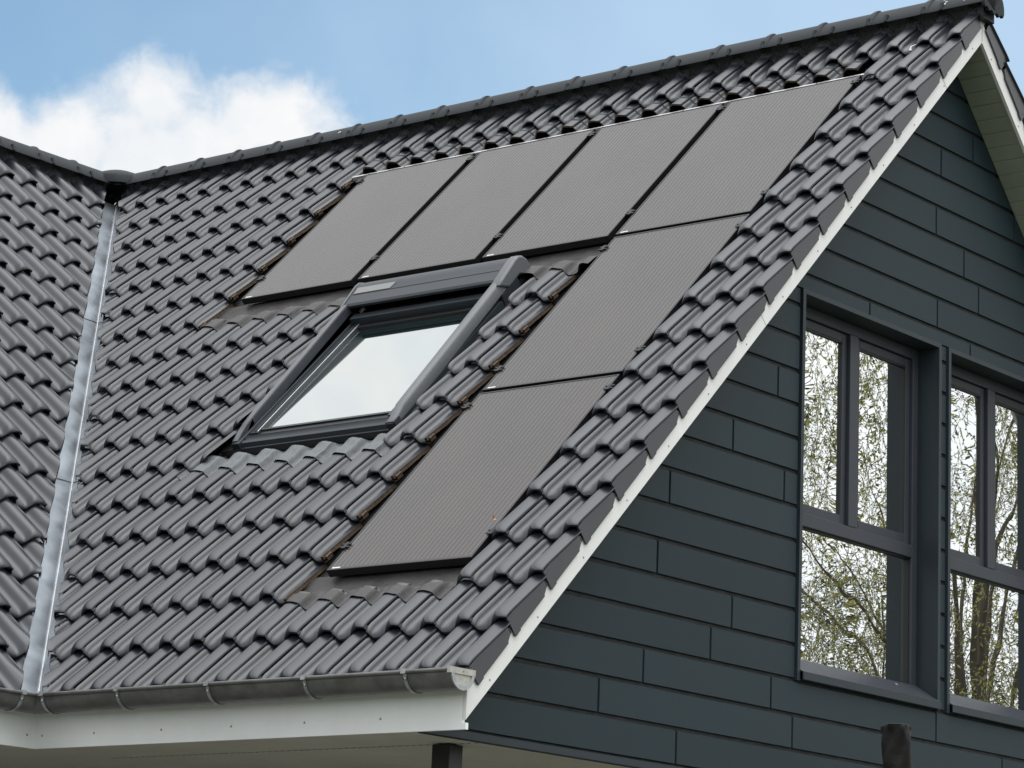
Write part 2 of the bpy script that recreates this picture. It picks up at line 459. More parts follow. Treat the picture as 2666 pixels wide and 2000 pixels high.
for i in range(0, 10):
    a = .12 + .416 * i
    part(ridge_piece(FYY, a, a + .416, i > 0), 'ridge_tile', wroof, smooth=40)
# three-way ridge hood at the meeting of the ridges
mb = MB()
rows = []
for t in range(7):
    a = t / 6 * math.pi / 2
    rows.append([(XW + .25 * math.cos(a) * math.cos(b), .25 * math.cos(a) * math.sin(b), 8.266 + .122 * math.sin(a) + (.0 if t else -.03)) for b in [2 * math.pi * q / 28 for q in range(28)]])
mb.grid(rows, 'ridge', True)
mb.hexa([(XW + .13, -.17, 8.31), (XW + .17, -.13, 8.31), (XW + .005, .0, 8.386), (XW - .005, 0, 8.386), (XW + .13, -.17, 8.22), (XW + .17, -.13, 8.22), (XW + .005, 0, 8.30), (XW - .005, 0, 8.30)], 'ridge')
part(mb, 'ridge_hood', roof, smooth=50)
# shell shaped ridge end
mb = MB()
outl = []
for t in range(25):
    a = math.pi * t / 24
    outl.append((-.128 * math.cos(a), 8.222 + .128 * math.sin(a)))
low = [(.128, 8.20), (.115, 8.175), (.09, 8.19), (.065, 8.165), (.03, 8.185), (0, 8.16), (-.03, 8.185), (-.065, 8.172), (-.09, 8.195), (-.115, 8.185), (-.128, 8.205)]
mb.prism(outl + low, .330, .352, 'ridge', lambda w, p, z: (w, p, z))
for t in range(1, 8):
    a = math.pi * (t / 8)
    mb.tube([(.3535, 0, 8.20), (.353, -.115 * math.cos(a), 8.215 + .11 * math.sin(a))], .0035, 'ridge', 6)
mb.box((.264, -.070, 8.13), (.312, .070, 8.224), 'ridge')
part(mb, 'ridge_end', roof, smooth=40, bevel=.005)

# foil roll under the ridge tiles, pressed down over the tile heads
def foil(F, lo, hi, ub, w):
    mb = MB(); rows = [[], [], [], [], [], []]
    n = int((hi - lo) / .0085)
    for i in range(n + 1):
        u = lo + (hi - lo) * i / n
        x = ((u - ub) / w % 1) * .228
        p = N0 + prof(x); z = (.0035 if i % 2 else -.0015) + random.uniform(-.0015, .0015)
        e = -.058 + random.uniform(-.006, .006)
        rows[0].append(F(u, -.155, .232)); rows[1].append(F(u, -.130, p + .030)); rows[2].append(F(u, -.106, p + .015 + z * 2))
        rows[3].append(F(u, -.090, p + .010 + z * 2)); rows[4].append(F(u, -.075, p + .008 + z)); rows[5].append(F(u, e, p + .005 + z))
    mb.grid(rows, 'strip')
    return mb
part(foil(RP, XW + .15, .27, U(0), .228), 'ridge_roll', roof, smooth=25)
part(foil(FP, XW + .15, .27, U(0), .228), 'ridge_roll', roof_r, smooth=25)
part(foil(WP, -8.6, -.15, VB, WV), 'ridge_roll', wroof, smooth=25)

# ---- flashing aprons moulded on to the tiles
def apron(name, u0, u1, s0, s1, k, m, flat, pleat=0, parent=None, extra=0):
    mb = MB(); nu = int((u1 - u0) / .0055); rows = []
    b = sk(k)
    for i in range(13):
        t = i / 12; s = s0 + (s1 - s0) * t
        row = []
        for a in range(nu + 1):
            u = u0 + (u1 - u0) * a / nu
            x = ((u - U(0)) / .228 % 1) * .228
            # the sheet spans the groove softly
            p = (prof(max(0, x - .005)) + prof(x) + prof(min(.2244, x + .005))) / 3
            tl = N0 + p + TILT * max(0, (s - b + GA)) / GA + (.008 if not pleat else .010)
            bl = min(1, max(0, (t - .38) / .42)) if not pleat else min(1, t / .3); bl = bl * bl * (3 - 2 * bl)
            wob = .0035 * math.sin(u * 41 + s * 23) * math.sin(s * 37 + u * 9) + .003 * math.sin(u * 90 + s * 70)
            n = flat + (tl - flat) * bl + wob * (1 - abs(2 * bl - 1)) * (0 if pleat else 1.6) + wob * .25
            if pleat: n += .0022 * math.sin(u * 2 * math.pi / .017) * (t ** .5)
            e = s
            if i == 12: e += (.0015 * math.sin(u * 75)) if not pleat else .002 * math.sin(u * 2 * math.pi / .017)
            row.append(RP(u, e, n))
        rows.append(row)
    rows.append([RP(u0 + (u1 - u0) * a / nu, s1 - .004, -.0042 + (Vector(rows[-1][a]) - Vector((0, 0, AZ))).dot(Vector((0, -ST, CT)))) for a in range(nu + 1)])
    mb.grid(rows, m)
    return part(mb, name, smooth=45)
apron('panel_apron', -4.70, -1.335, 2.22, 2.61, 7, 'apron', .104)
apron('panel_apron', -1.47, -.27, 5.72, 6.05, 16, 'apron', .104)
apron('window_apron', -3.36, -1.70, 4.31, 4.552, 12, 'pleat', .105, 1)
# bright metal strip and dark tray above the top row of panels
mb = MB()
mb.box((-4.70, .472, .120), (-.30, .488, .150), 'alu', RP)
mb.box((-4.70, .36, .088), (-.30, .470, .104), 'apron', RP)
for u in (-4.2, -2.9, -1.75, -.7): mb.box((u, .470, .150), (u + .004, .490, .1515), 'dark', RP)
part(mb, 'top_flashing')

# ---- barge boards
def barge(F, top):
    mb = MB()
    s1 = 6.92
    lo = lambda s: 0.0
    # outer board, plumb cut at the foot in line with the fascia, mitred at the apex
    yf = -4.905 if F is RP else 4.905
    sg = -1 if F is RP else 1
    def P(x, s, n): return F(x, s, n)
    A0 = (0, AZ); A1 = (0, AZ + .125 / CT)
    z0 = AZ - 4.905 * ST / CT
    for x0, x1, d in ((.242, .262, 'white'),):
        pts = [(0, AZ), (sg * 4.905, z0), (sg * 4.905, z0 + .125 / CT), (0, AZ + .125 / CT)]
        mb.prism(pts, x0, x1, d, lambda w, p, q: (w, p, q))
    s = .14
    while s < 6.8:
        for off in (.030,):
            mb.dome(F(.262, s, off), (1, 0, 0), .0055, .004, 'screw', 8)
        s += .50
    # butt joints of the board lengths
    for s in ((.62, 3.4) if F is RP else (2.6,)):
        mb.hexa([F(.2622, s, .002), F(.2622, s + .003, .002), F(.2622, s + .003, .12), F(.2622, s, .12),
                 F(.2626, s, .002), F(.2626, s + .003, .002), F(.2626, s + .003, .12), F(.2626, s, .12)], 'rubber')
    return mb
part(barge(RP, 1), 'barge_board')
part(barge(FP, 1), 'barge_board')
# mitre line at the apex
mb = MB(); mb.box((.2622, -.0015, AZ + .004), (.2628, .0015, AZ + .17), 'rubber'); part(mb, 'barge_mitre')

# ---- verge soffits (grooved boards) and the ceiling under the eaves
def verge_soffit(F):
    mb = MB(); w = .104; s = .02
    while s < 6.72:
        e = min(s + w, 6.75)
        mb.hexa([F(.003, s + .008, .004), F(.240, s + .008, .004), F(.240, e - .002, .004), F(.003, e - .002, .004),
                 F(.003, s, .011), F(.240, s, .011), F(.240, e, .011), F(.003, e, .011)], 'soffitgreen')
        s = e
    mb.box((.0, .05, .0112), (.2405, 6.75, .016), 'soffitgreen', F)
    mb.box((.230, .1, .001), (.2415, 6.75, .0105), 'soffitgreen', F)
    return mb
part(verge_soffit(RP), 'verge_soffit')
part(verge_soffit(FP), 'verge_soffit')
ceil = MB()
x = -4.45
while x < -.02:
    e = min(x + .05, -.012)
    ceil.hexa([(x + .006, -4.885, 3.090), (e - .006, -4.885, 3.092), (e - .006, -2.35, 3.090), (x + .006, -2.35, 3.090),
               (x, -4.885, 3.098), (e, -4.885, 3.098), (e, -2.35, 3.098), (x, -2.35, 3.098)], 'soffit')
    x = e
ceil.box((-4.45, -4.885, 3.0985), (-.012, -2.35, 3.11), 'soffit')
# perforated joining strip parallel to the eaves
ceil.box((-2.7, -4.365, 3.087), (-.03, -4.352, 3.0915), 'soffit')
for i in range(60): ceil.box((-2.68 + i * .045, -4.372, 3.0862), (-2.668 + i * .045, -4.364, 3.0868), 'rubber')
x = -4.45
y = -8.7
while y < -4.89:
    e = min(y + .05, -4.887)
    ceil.hexa([(-4.4, y + .0035, 3.092), (-2.745, y + .0035, 3.092), (-2.745, e - .0035, 3.092), (-4.4, e - .0035, 3.092),
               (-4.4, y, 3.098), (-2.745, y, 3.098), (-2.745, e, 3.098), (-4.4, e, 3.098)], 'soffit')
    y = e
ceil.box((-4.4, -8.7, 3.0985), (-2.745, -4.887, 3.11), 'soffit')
part(ceil, 'eaves_soffit')

# ---- fascia boards
mb = MB()
mb.box((-2.725, -4.905, 3.086), (.2395, -4.885, 3.325), 'fascia'); mb.box((.2398, -4.9055, 3.086), (.262, -4.8852, 3.118), 'fascia')
for x in (-2.672, -2.273, -1.773, -1.274, -.773, -.274): mb.dome((x, -4.905, 3.155), (0, -1, 0), .0065, .004, 'screw', 8)
part(mb, 'fascia_board')
mb = MB()
mb.box((-2.745, -8.7, 3.086), (-2.725, -4.884, 3.325), 'fascia')
for y in (-4.965, -5.46, -5.96, -6.5): mb.dome((-2.725, y, 3.155), (1, 0, 0), .0065, .004, 'screw', 8)
part(mb, 'fascia_board')

# ---- gutters
ZG, RG = 3.345, .085
def gutter(run, end, mitre, name, brk, ns):
    """run(w,o,z): o = outward offset from the gutter's middle"""
    mb = MB()
    arc = [(-RG * math.cos(a), -RG * math.sin(a)) for a in [math.pi * t / 20 for t in range(21)]]
    arc = [(-RG, .035)] + arc
    inner = [(o * .965, z * .965) for o, z in arc]
    rows = []
    for e in (0, 1):
        rows.append([run(mitre(o) if e == 0 else end, o, ZG + z) for o, z in arc])
    mb.grid(rows, 'zincold')
    mb.grid([[run(mitre(o) if e == 0 else end, o, ZG + z) for o, z in inner] for e in (0, 1)], 'zincold')
    mb.tube([run(mitre(RG + .004), RG + .004, ZG + .004), run(end, RG + .004, ZG + .004)], .0105, 'zincold', 10)
    for w in ns:                                                   # soldered joint ring
        mb.grid([[run(w + d, o * 1.012, ZG + z * 1.012) for o, z in arc[1:]] for d in (-.012, .012)], 'zincold')
    g = part(mb, name, smooth=45)
    for w in brk:
        b = MB()
        ar = [(RG * 1.03 * math.cos(a), -RG * 1.03 * math.sin(a)) for a in [math.pi * t / 26 for t in range(0, 24)]]
        ar2 = [(o * 1.035, z * 1.035) for o, z in ar]
        A = [[run(w + d, o, ZG + z) for o, z in ar2] for d in (-.010, .010)]
        B = [[run(w + d, o, ZG + z) for o, z in ar] for d in (-.010, .010)]
        b.grid([B[0], A[0], A[1], B[1]], 'galv')
        hx = [(run(w - .014, RG - .01, ZG + .018)), run(w + .014, RG - .01, ZG + .018), run(w + .014, RG + .019, ZG + .018), run(w - .014, RG + .019, ZG + .018)]
        lx = [(run(w - .014, RG - .01, ZG + .013)), run(w + .014, RG - .01, ZG + .013), run(w + .014, RG + .021, ZG - .006), run(w - .014, RG + .021, ZG - .006)]
        b.hexa(hx + lx, 'galv')
        c0 = Vector(run(w, RG * 1.08, ZG - .03)); ax = (Vector(run(w, 1, 0)) - Vector(run(w, 0, 0))).normalized()
        b.dome(c0 - ax * .002, ax, .010, .008, 'galv', 6); b.dome(c0 + ax * .005, ax, .005, .004, 'rubber', 6)
        # strap running up under the tiles
        b.hexa([run(w - .012, -RG - .002, ZG + .03), run(w + .012, -RG - .002, ZG + .03), run(w + .012, -RG + .02, ZG + .034), run(w - .012, -RG + .02, ZG + .034),
                run(w - .012, -RG - .002, ZG + .026), run(w + .012, -RG - .002, ZG + .026), run(w + .012, -RG + .02, ZG + .030), run(w - .012, -RG + .02, ZG + .030)], 'galv')
        part(b, 'bracket', g, smooth=40)
    return g
gm = gutter(lambda w, o, z: (w, -4.993 - o, z), .300, lambda o: -2.64 + o, 'gutter', (-2.50, -1.935, -1.285, -.625, .020), (-2.44,))
gw = gutter(lambda w, o, z: (-2.64 + o, w, z), -8.7, lambda o: -4.993 - o, 'gutter', (-5.175, -5.8, -6.45), (-5.27,))
# stop end of the main gutter
mb = MB()
disc = [(-RG * math.cos(a), -RG * math.sin(a)) for a in [math.pi * t / 20 for t in range(21)]]
mb.prism([(o, ZG + z) for o, z in disc], .296, .302, 'cap', lambda w, p, q: (w, -4.993 - p, q))
mb.box((.290, -4.993 - RG - .015, ZG - .012), (.309, -4.993 + RG + .006, ZG + .018), 'cap')
ro = [(o * 1.02, z * 1.02) for o, z in disc]; ri = [(o * .78, z * .78) for o, z in disc]
f = lambda w, p, q: (w, -4.993 - p, ZG + q)
mb.grid([[f(.300, *p) for p in ro], [f(.308, *p) for p in ro], [f(.308, *p) for p in ri], [f(.302, *p) for p in ri]], 'galv')
mb.dome((.309, -4.993, ZG + .004), (1, 0, 0), .006, .003, 'screw', 8)
part(mb, 'end_cap', gm, smooth=40)

# ---- gable wall: slate boards
ZR = 3.1215
JO = {20: [-.055], 18: [-.112], 17: [.239], 15: [-.092], 14: [-.896, .322], 16: [.428], 11: [-1.887], 9: [-2.333], 7: [-2.929], 8: [-1.804], 5: [-3.026],
      4: [-2.307], 3: [-2.508], 2: [-3.127, -1.903, -.079], 1: [-3.514, -1.678, .741], 0: [-2.81, 1.2], 6: [-3.9, 1.9], 10: [-2.7, 2.3], 12: [2.0], 13: [-2.2, 1.9], 19: [.9], 21: [.35], 22: [-.3]}
W1 = (-1.625, -.087); W2 = (.062, 1.60); WZ = (3.80, 5.997)
clad = MB()
for k in range(0, 25):
    z0 = ZR + .2 * k + .0078; z1 = ZR + .2 * (k + 1) - .0078
    if z0 > AZ: break
    ym = min(4.884, (AZ - z0) * CT / ST + .02)
    spans = [(-ym, ym)]
    def sub(sp, a, b):
        out = []
        for p, q in sp:
            if b <= p or a >= q: out.append((p, q)); continue
            if a > p: out.append((p, a))
            if b < q: out.append((b, q))
        return out
    def put(spans, z0, z1):
        for p, q in spans:
            if q - p < .004: continue
            c = .0042
            clad.hexa([(-.012, p, z0), (-.012, q, z0), (-.012, q, z1), (-.012, p, z1), (0, p + c * .5, z0 + c), (0, q - c * .5, z0 + c), (0, q - c * .5, z1 - c * 2.0), (0, p + c * .5, z1 - c * 2.0)], 'slate')
    for yj in JO.get(k, []): spans = sub(spans, yj - .0068, yj + .0068)
    bot, top = WZ[0] - .085, WZ[1] + .030
    cutsp = spans
    for w in (W1, W2): cutsp = sub(cutsp, w[0] - .040, w[1] + .040)
    if z1 <= bot or z0 >= top: put(spans, z0, z1)
    elif z0 >= bot and z1 <= top: put(cutsp, z0, z1)
    elif z0 < top < z1: put(cutsp, z0, top); put(spans, top, z1)
    else: put(spans, z0, bot); put(cutsp, bot, z1)
def gable_clip(bm):
    for sg in (1, -1):
        bmesh.ops.bisect_plane(bm, geom=bm.verts[:] + bm.edges[:] + bm.faces[:], plane_co=(0, 0, AZ + .012 / CT), plane_no=(0, sg * ST, CT), clear_outer=True)
part(clad, 'wall_cladding', post=gable_clip)
# wall body behind the boards (openings left free)
wb = MB()
def wallpiece(y0, y1, z0, z1):
    wb.box((-.25, y0, z0), (-.014, y1, z1), 'dark')
wallpiece(-1.66, -.06 + .0, 6.03, 6.30); wallpiece(-.0601, .03, 3.1, 6.30); wallpiece(.0301, 1.635, 6.03, 6.30)
wallpiece(-1.66, -.061, 3.1, 3.76); wallpiece(.0302, 1.635, 3.1, 3.76)
wb.prism([(-4.88, 3.1), (-1.6601, 3.1), (-1.6601, AZ - 1.6601 * ST / CT), (-4.88, 3.12)], -.25, -.014, 'dark', lambda w, p, q: (w, p, q))
wb.prism([(4.88, 3.1), (1.6351, 3.1), (1.6351, AZ - 1.6351 * ST / CT), (4.88, 3.12)], -.25, -.014, 'dark', lambda w, p, q: (w, p, q))
wb.prism([(-1.66, 6.3001), (1.635, 6.3001), (1.635, AZ - 1.635 * ST / CT), (0, AZ), (-1.66, AZ - 1.66 * ST / CT)], -.25, -.014, 'dark', lambda w, p, q: (w, p, q))
part(wb, 'gable_wall')
# metal drip trim along the foot of the cladding
mb = MB()
mb.box((-.05, -4.884, 3.084), (.004, 4.884, 3.1185), 'trim'); mb.box((-.05, -4.884, 3.081), (.009, 4.884, 3.0838), 'trim')
part(mb, 'drip_trim')

# ---- gable windows
def window(y0, y1, fy):
    """fy maps a y measured on the near window to this one"""
    w = empty('window', (0, (y0 + y1) / 2, WZ[0])); w.parent = house; w.matrix_parent_inverse = HL
    inv = Matrix.Translation((0, -(y0 + y1) / 2, -WZ[0]))
    def P(mb, name, **k):
        o = mb.build(name, None, **k); o.parent = w; o.matrix_parent_inverse = inv; return o
    d = -.135
    z0, z1 = WZ
    # reveal lining
    mb = MB()
    mb.box((d - .06, y0 - .030, z0 - .08), (.014, y0, z1 + .028), 'trim')
    mb.box((d - .06, y1, z0 - .08), (.014, y1 + .030, z1 + .028), 'trim')
    mb.box((d - .06, y0 + .0004, z1), (.0135, y1 - .0004, z1 + .028), 'trim')
    mb.box((-.104, y1 - .0016, z0), (-.102, y1 - .0002, z1), 'sash')
    P(mb, 'reveal', bevel=.003)
    # outer frame, mullion and transom
    mb = MB()
    ym0, ym1 = y0 + .067, y1 - .067
    mb.box((d - .06, y0 + .001, z0), (d, ym0, z1 - .0005), 'frame'); mb.box((d - .06, ym1, z0), (d, y1 - .001, z1 - .0005), 'frame')
    mb.box((d - .06, ym0 + .0004, 5.926), (d - .001, ym1 - .0004, z1 - .001), 'frame')
    mb.box((d - .06, ym0 + .0004, z0), (d - .001, ym1 - .0004, 3.878), 'frame')
    mb.box((d - .06, ym0 + .0004, 4.663), (d + .002, ym1 - .0004, 4.742), 'frame')
    mb.box((d - .06, fy(-.898), 4.7424), (d + .003, fy(-.803), 5.9256), 'frame')
    P(mb, 'frame', bevel=.004)
    # opening sashes with their panes, set back behind the mullion
    e = d - .022
    for a, b in ((ym0, fy(-.898)), (fy(-.803), ym1)):
        mb = MB()
        a += .001; b -= .001; zl, zh = 4.7435, 5.9245; q = .051
        for aa, bb, lo, hi in ((a, a + q, zl, zh), (b - q, b, zl, zh), (a + q + .0002, b - q - .0002, zl, zl + q + .010), (a + q + .0002, b - q - .0002, zh - q - .004, zh)):
            mb.box((d - .055, aa, lo), (e, bb, hi), 'frame')
        P(mb, 'sash', bevel=.005)
        mb = MB()
        for aa, bb, lo, hi in ((a + q, a + q + .005, zl + q, zh - q), (b - q - .005, b - q, zl + q, zh - q), (a + q, b - q, zh - q - .012, zh - q - .004)): mb.box((e - .017, aa, lo), (e - .004, bb, hi), 'rubber')
        P(mb, 'gasket')
        g = MB(); g.box((e - .020, a + q - .004, zl + q - .004), (e - .017, b - q + .004, zh - q + .004), 'pane')
        P(g, 'pane')
    g = MB(); g.box((d - .040, ym0 - .004, 3.870), (d - .036, ym1 + .004, 4.668), 'pane')
    mb2 = MB()
    for aa, bb, lo, hi in ((ym0, ym0 + .006, 3.879, 4.662), (ym1 - .006, ym1, 3.879, 4.662), (ym0, ym1, 4.654, 4.6625)): mb2.box((d - .036, aa, lo), (d - .018, bb, hi), 'rubber')
    P(g, 'pane'); P(mb2, 'gasket')
    # sill: sloping top with a drip front
    mb = MB()
    ys0, ys1 = y0 + .003, y1 + .012
    mb.hexa([(d + .001, ys0, 3.876), (d + .001, y1 - .002, 3.876), (.032, ys1, 3.772), (.032, ys0, 3.772), (d + .001, ys0, 3.870), (d + .001, y1 - .002, 3.870), (.030, ys1, 3.766), (.030, ys0, 3.766)], 'frame')
    mb.box((.026, ys0, 3.727), (.034, ys1, 3.773), 'trim')
    mb.box((-.01, ys0, 3.724), (.0255, ys1, 3.7265), 'trim')
    for yy in (ys0 + .03, ys1 - .33): mb.box((-.11, yy, 3.842), (-.09, yy + .025, 3.852), 'alu')
    P(mb, 'sill', bevel=.002)
    return w
window(*W1, lambda y: y)
window(*W2, lambda y: y + .149 + W2[0] - (W1[0] + 1.687 + .149) + 0.0 if False else W2[0] + (y - W1[0]))

# ---- roof window with an outside shutter
rw = empty('roof_window', RP(-2.53, 3.4, .12)); rw.parent = house; rw.matrix_parent_inverse = HL
rwi = Matrix.Translation(rw.location).inverted()
def RWP(mb, name, **k):
    o = mb.build(name, None, **k); o.parent = rw; o.matrix_parent_inverse = rwi; return o
# well + fixed frame
UL, UR = -3.165, -1.860
mb = MB()
mb.box((UL + .004, 2.50, .095), (UL + .062, 4.22, .150), 'sash', RP); mb.box((UR - .060, 2.50, .095), (UR - .006, 4.22, .150), 'sash', RP)
mb.box((UL + .0625, 2.50, .095), (UR - .0605, 2.70, .15), 'black', RP)
mb.box((UR - .005, 2.50, .097), (-1.768, 4.32, .112), 'apron', RP); mb.box((-3.26, 2.50, .097), (UL + .003, 4.32, .118), 'apron', RP)
RWP(mb, 'frame', bevel=.004)
# sash
mb = MB()
mb.box((UL + .064, 2.72, .10), (UL + .135, 4.10, .142), 'sash', RP); mb.box((UR - .130, 2.72, .10), (UR - .062, 4.10, .142), 'sash', RP)
mb.box((UL + .068, 2.80, .10), (UR - .066, 2.862, .188), 'sash', RP); mb.box((UL + .1355, 2.8625, .10), (UR - .1305, 2.90, .140), 'rubber', RP)
mb.box((UL + .105, 2.74, .1422), (UL + .112, 4.09, .148), 'sash', RP); mb.box((UL + .124, 2.74, .1422), (UL + .129, 4.09, .1455), 'alu', RP)
mb.box((UL + .1355, 4.046, .10), (UR - .1305, 4.066, .138), 'sash', RP); mb.box((UL + .064, 4.1004, .10), (UR - .062, 4.118, .130), 'black', RP)
mb.box((UL + .1357, 4.0662, .10), (UR - .1307, 4.1000, .128), 'black', RP)
RWP(mb, 'sash', bevel=.003)
g = MB(); g.box((UL + .130, 2.88, .117), (UR - .126, 4.05, .125), 'skyglass', RP)
RWP(g, 'pane')
# stepped cladding below the glass
mb = MB()
mb.prism([(4.120, .10), (4.120, .140), (4.137, .148), (4.150, .136), (4.168, .132), (4.180, .142), (4.200, .138), (4.212, .112), (4.235, .106), (4.235, .10)], UL + .022, UR - .018, 'sash', lambda w, p, q: RP(w, p, q))
mb.prism([(4.236, .10), (4.236, .116), (4.292, .150), (4.296, .145), (4.30, .10)], UL - .03, UR + .05, 'black', lambda w, p, q: RP(w, p, q))
RWP(mb, 'bottom_cover', smooth=40)
# shutter side rails, higher at the top
def rail(ua, ub, m):
    mb = MB()
    n = 11; secs = []
    for i in range(n):
        t = i / (n - 1); s = 2.785 + (4.205 - 2.785) * t
        top = .258 - .072 * t; low = .185 - .075 * t
        if t > .89: top -= .030 * ((t - .89) / .11) ** 2
        secs.append([RP(ua, s, low), RP(ua, s, top - .014), RP(ua + .005, s, top - .004), RP(ua + .012, s, top), RP(ub - .024, s, top), RP(ub - .010, s, top - .006), RP(ub - .002, s, top - .020), RP(ub, s, low)])
    mb.grid(secs, m, True); mb.quad(secs[0], m); mb.quad(secs[-1], m)
    mb.box((ua - .003, 4.150, .108), (ub + .003, 4.212, .1555), 'frame', RP)
    return mb
def left_rail():
    mb = MB(); T = lambda t: .258 - .072 * t
    for q in range(10):
        t0, t1 = q / 10, (q + 1) / 10; s0, s1 = 2.785 + 1.41 * t0, 2.785 + 1.41 * t1
        d0 = .030 * max(0, (t0 - .85) / .15) ** 2; d1 = .030 * max(0, (t1 - .85) / .15) ** 2
        mb.hexa([(UL, s0, T(t0) - d0 - .010), (UL + .040, s0, T(t0) - d0 - .010), (UL + .040, s1, T(t1) - d1 - .010), (UL, s1, T(t1) - d1 - .010),
                 (UL, s0, T(t0) - d0), (UL + .040, s0, T(t0) - d0), (UL + .040, s1, T(t1) - d1), (UL, s1, T(t1) - d1)], 'rail', RP)
    mb.hexa([(UL + .003, 2.785, .150), (UL + .044, 2.785, .150), (UL + .044, 4.19, .104), (UL + .003, 4.19, .104), (UL + .003, 2.785, .2475), (UL + .044, 2.785, .2475), (UL + .044, 4.0, .186), (UL + .003, 4.0, .186)], 'frame', RP)
    mb.hexa([(UL + .003, 4.0005, .11), (UL + .044, 4.0005, .11), (UL + .044, 4.19, .104), (UL + .003, 4.19, .104), (UL + .003, 4.0005, .1855), (UL + .044, 4.0005, .1855), (UL + .044, 4.19, .146), (UL + .003, 4.19, .146)], 'frame', RP)
    mb.box((UL - .003, 4.150, .104), (UL + .052, 4.215, .1455), 'frame', RP)
    return mb
RWP(left_rail(), 'shutter_rail'); RWP(rail(UR - .064, UR, 'rail'), 'shutter_rail', smooth=40)
# filler under the rails
for ua, ub in ((UL + .006, UL + .044), (UR - .056, UR - .010)):
    mb = MB()
    mb.hexa([(ua, 2.72, .150), (ub, 2.72, .150), (ub, 4.19, .104), (ua, 4.19, .104), (ua, 2.72, .20), (ub, 2.72, .20), (ub, 4.19, .125), (ua, 4.19, .125)], 'black', RP)
    RWP(mb, 'rail_filler')
mb = MB()
mb.hexa([(UR - .009, 2.66, .10), (UR + .012, 2.66, .10), (UR + .012, 2.88, .10), (UR - .009, 2.88, .10), (UR - .009, 2.66, .19), (UR + .012, 2.66, .19), (UR + .012, 2.86, .185), (UR - .009, 2.86, .185)], 'sash', RP)
mb.hexa([(UR - .009, 2.8805, .10), (UR + .008, 2.8805, .10), (UR + .008, 4.19, .10), (UR - .009, 4.19, .10), (UR - .009, 2.8805, .155), (UR + .008, 2.8805, .155), (UR + .008, 4.19, .128), (UR - .009, 4.19, .128)], 'trim', RP)
RWP(mb, 'hinge_cover')
# shutter head box
mb = MB()
sec = [(2.49, .13), (2.50, .222), (2.525, .262), (2.560, .281), (2.600, .284), (2.632, .278), (2.690, .270), (2.780, .258), (2.796, .248), (2.796, .232), (2.66, .222), (2.60, .13)]
mb.prism(sec, UL + .009, UR - .06, 'sash', lambda w, p, q: RP(w, p, q))
mb.hexa([(UL + .03, 2.688, .2722), (UR - .07, 2.688, .2722), (UR - .07, 2.6915, .2716), (UL + .03, 2.6915, .2716), (UL + .03, 2.688, .269), (UR - .07, 2.688, .269), (UR - .07, 2.6915, .268), (UL + .03, 2.6915, .268)], 'rubber', RP)
RWP(mb, 'shutter_box', smooth=20)
big = [(2.485, .150), (2.497, .226), (2.522, .267), (2.558, .287), (2.602, .290), (2.690, .278), (2.800, .263), (2.858, .246), (2.765, .178), (2.62, .186), (2.56, .150)]
mb = MB(); mb.prism(big, UR - .0595, UR + .014, 'rail', lambda w, p, q: RP(w, p, q)); RWP(mb, 'box_end', smooth=30, bevel=.014)
mb = MB(); mb.prism(big, UL - .004, UL + .0088, 'rail', lambda w, p, q: RP(w, p, q)); RWP(mb, 'box_end', smooth=30, bevel=.005)
mb = MB(); mb.hexa([(UL + .035, 2.622, .2830), (UL + .36, 2.622, .2830), (UL + .34, 2.682, .2745), (UL + .035, 2.682, .2745), (UL + .035, 2.622, .279), (UL + .36, 2.622, .279), (UL + .34, 2.682, .270), (UL + .035, 2.682, .270)], 'cellgrey', RP)
RWP(mb, 'solar_cell')

# ---- walls of the ground floor, porch post
mb = MB()
mb.box((-4.45, -2.35, 0), (-.03, -2.05, 3.086), 'plaster'); mb.box((-.33, -2.049, 0), (-.03, 4.8, 3.086), 'plaster'); mb.box((-12.2, 4.5, 0), (-.331, 4.8, 3.2), 'plaster')
mb.box((-4.75, -8.6, 0), (-4.45, -2.05, 3.086), 'plaster'); mb.box((-12.2, -8.6, 0), (-11.9, 4.499, 3.2), 'plaster'); mb.box((-11.899, -8.6, 0), (-4.751, -8.3, 3.2), 'plaster')
mb.prism([(-12.3, 3.2), (-2.95, 3.2), (XW, AZ - .05)], -8.6, -8.3, 'slate', lambda w, p, q: (p, w, q + .001))
part(mb, 'ground_floor_wall')
mb = MB()
mb.box((-.362, -4.405, .0), (-.246, -4.300, 3.0858), 'black')
part(mb, 'porch_post', bevel=.004)

# ------------------------------------------------------------------ solar panels
PW, PH = .998, 1.722
def orient(u, s, n):
    return Matrix.Translation(RP(u, s, n)) @ Matrix(((1, 0, 0, 0), (0, CT, -ST, 0), (0, ST, CT, 0), (0, 0, 0, 1)))
def make_panel():
    root = empty('solar_panel')
    f = MB(); w, h, t = PW / 2, PH / 2, .012
    for a, b in (((-w, -h, -.046), (-w + t, h, 0)), ((w - t, -h, -.046), (w, h, 0)), ((-w + t + .0002, -h, -.046), (w - t - .0002, -h + t, -.0002)), ((-w + t + .0002, h - t, -.046), (w - t - .0002, h, -.0002))): f.box(a, b, 'black')
    o = f.build('frame', None, bevel=.0015); o.parent = root
    g = MB(); g.box((-w + t - .002, -h + t - .002, -.008), (w - t + .002, h - t + .002, -.0022), 'solar'); o = g.build('cell_sheet'); o.parent = root
    st = MB(); st.box((-w + .028, -h + .016, -.0021), (-w + .085, -h + .026, -.0016), 'sticker'); o = st.build('sticker'); o.parent = root
    return root
def clamp_mesh(x, y):
    c = MB()
    for dy in (-.013, .013):
        c.box((x - .031, y + dy - .007, .001), (x + .031, y + dy + .007, .008), 'rubber')
    c.box((x - .012, y - .03, -.045), (x + .012, y + .03, .010), 'rubber')
    return c
proto = make_panel()
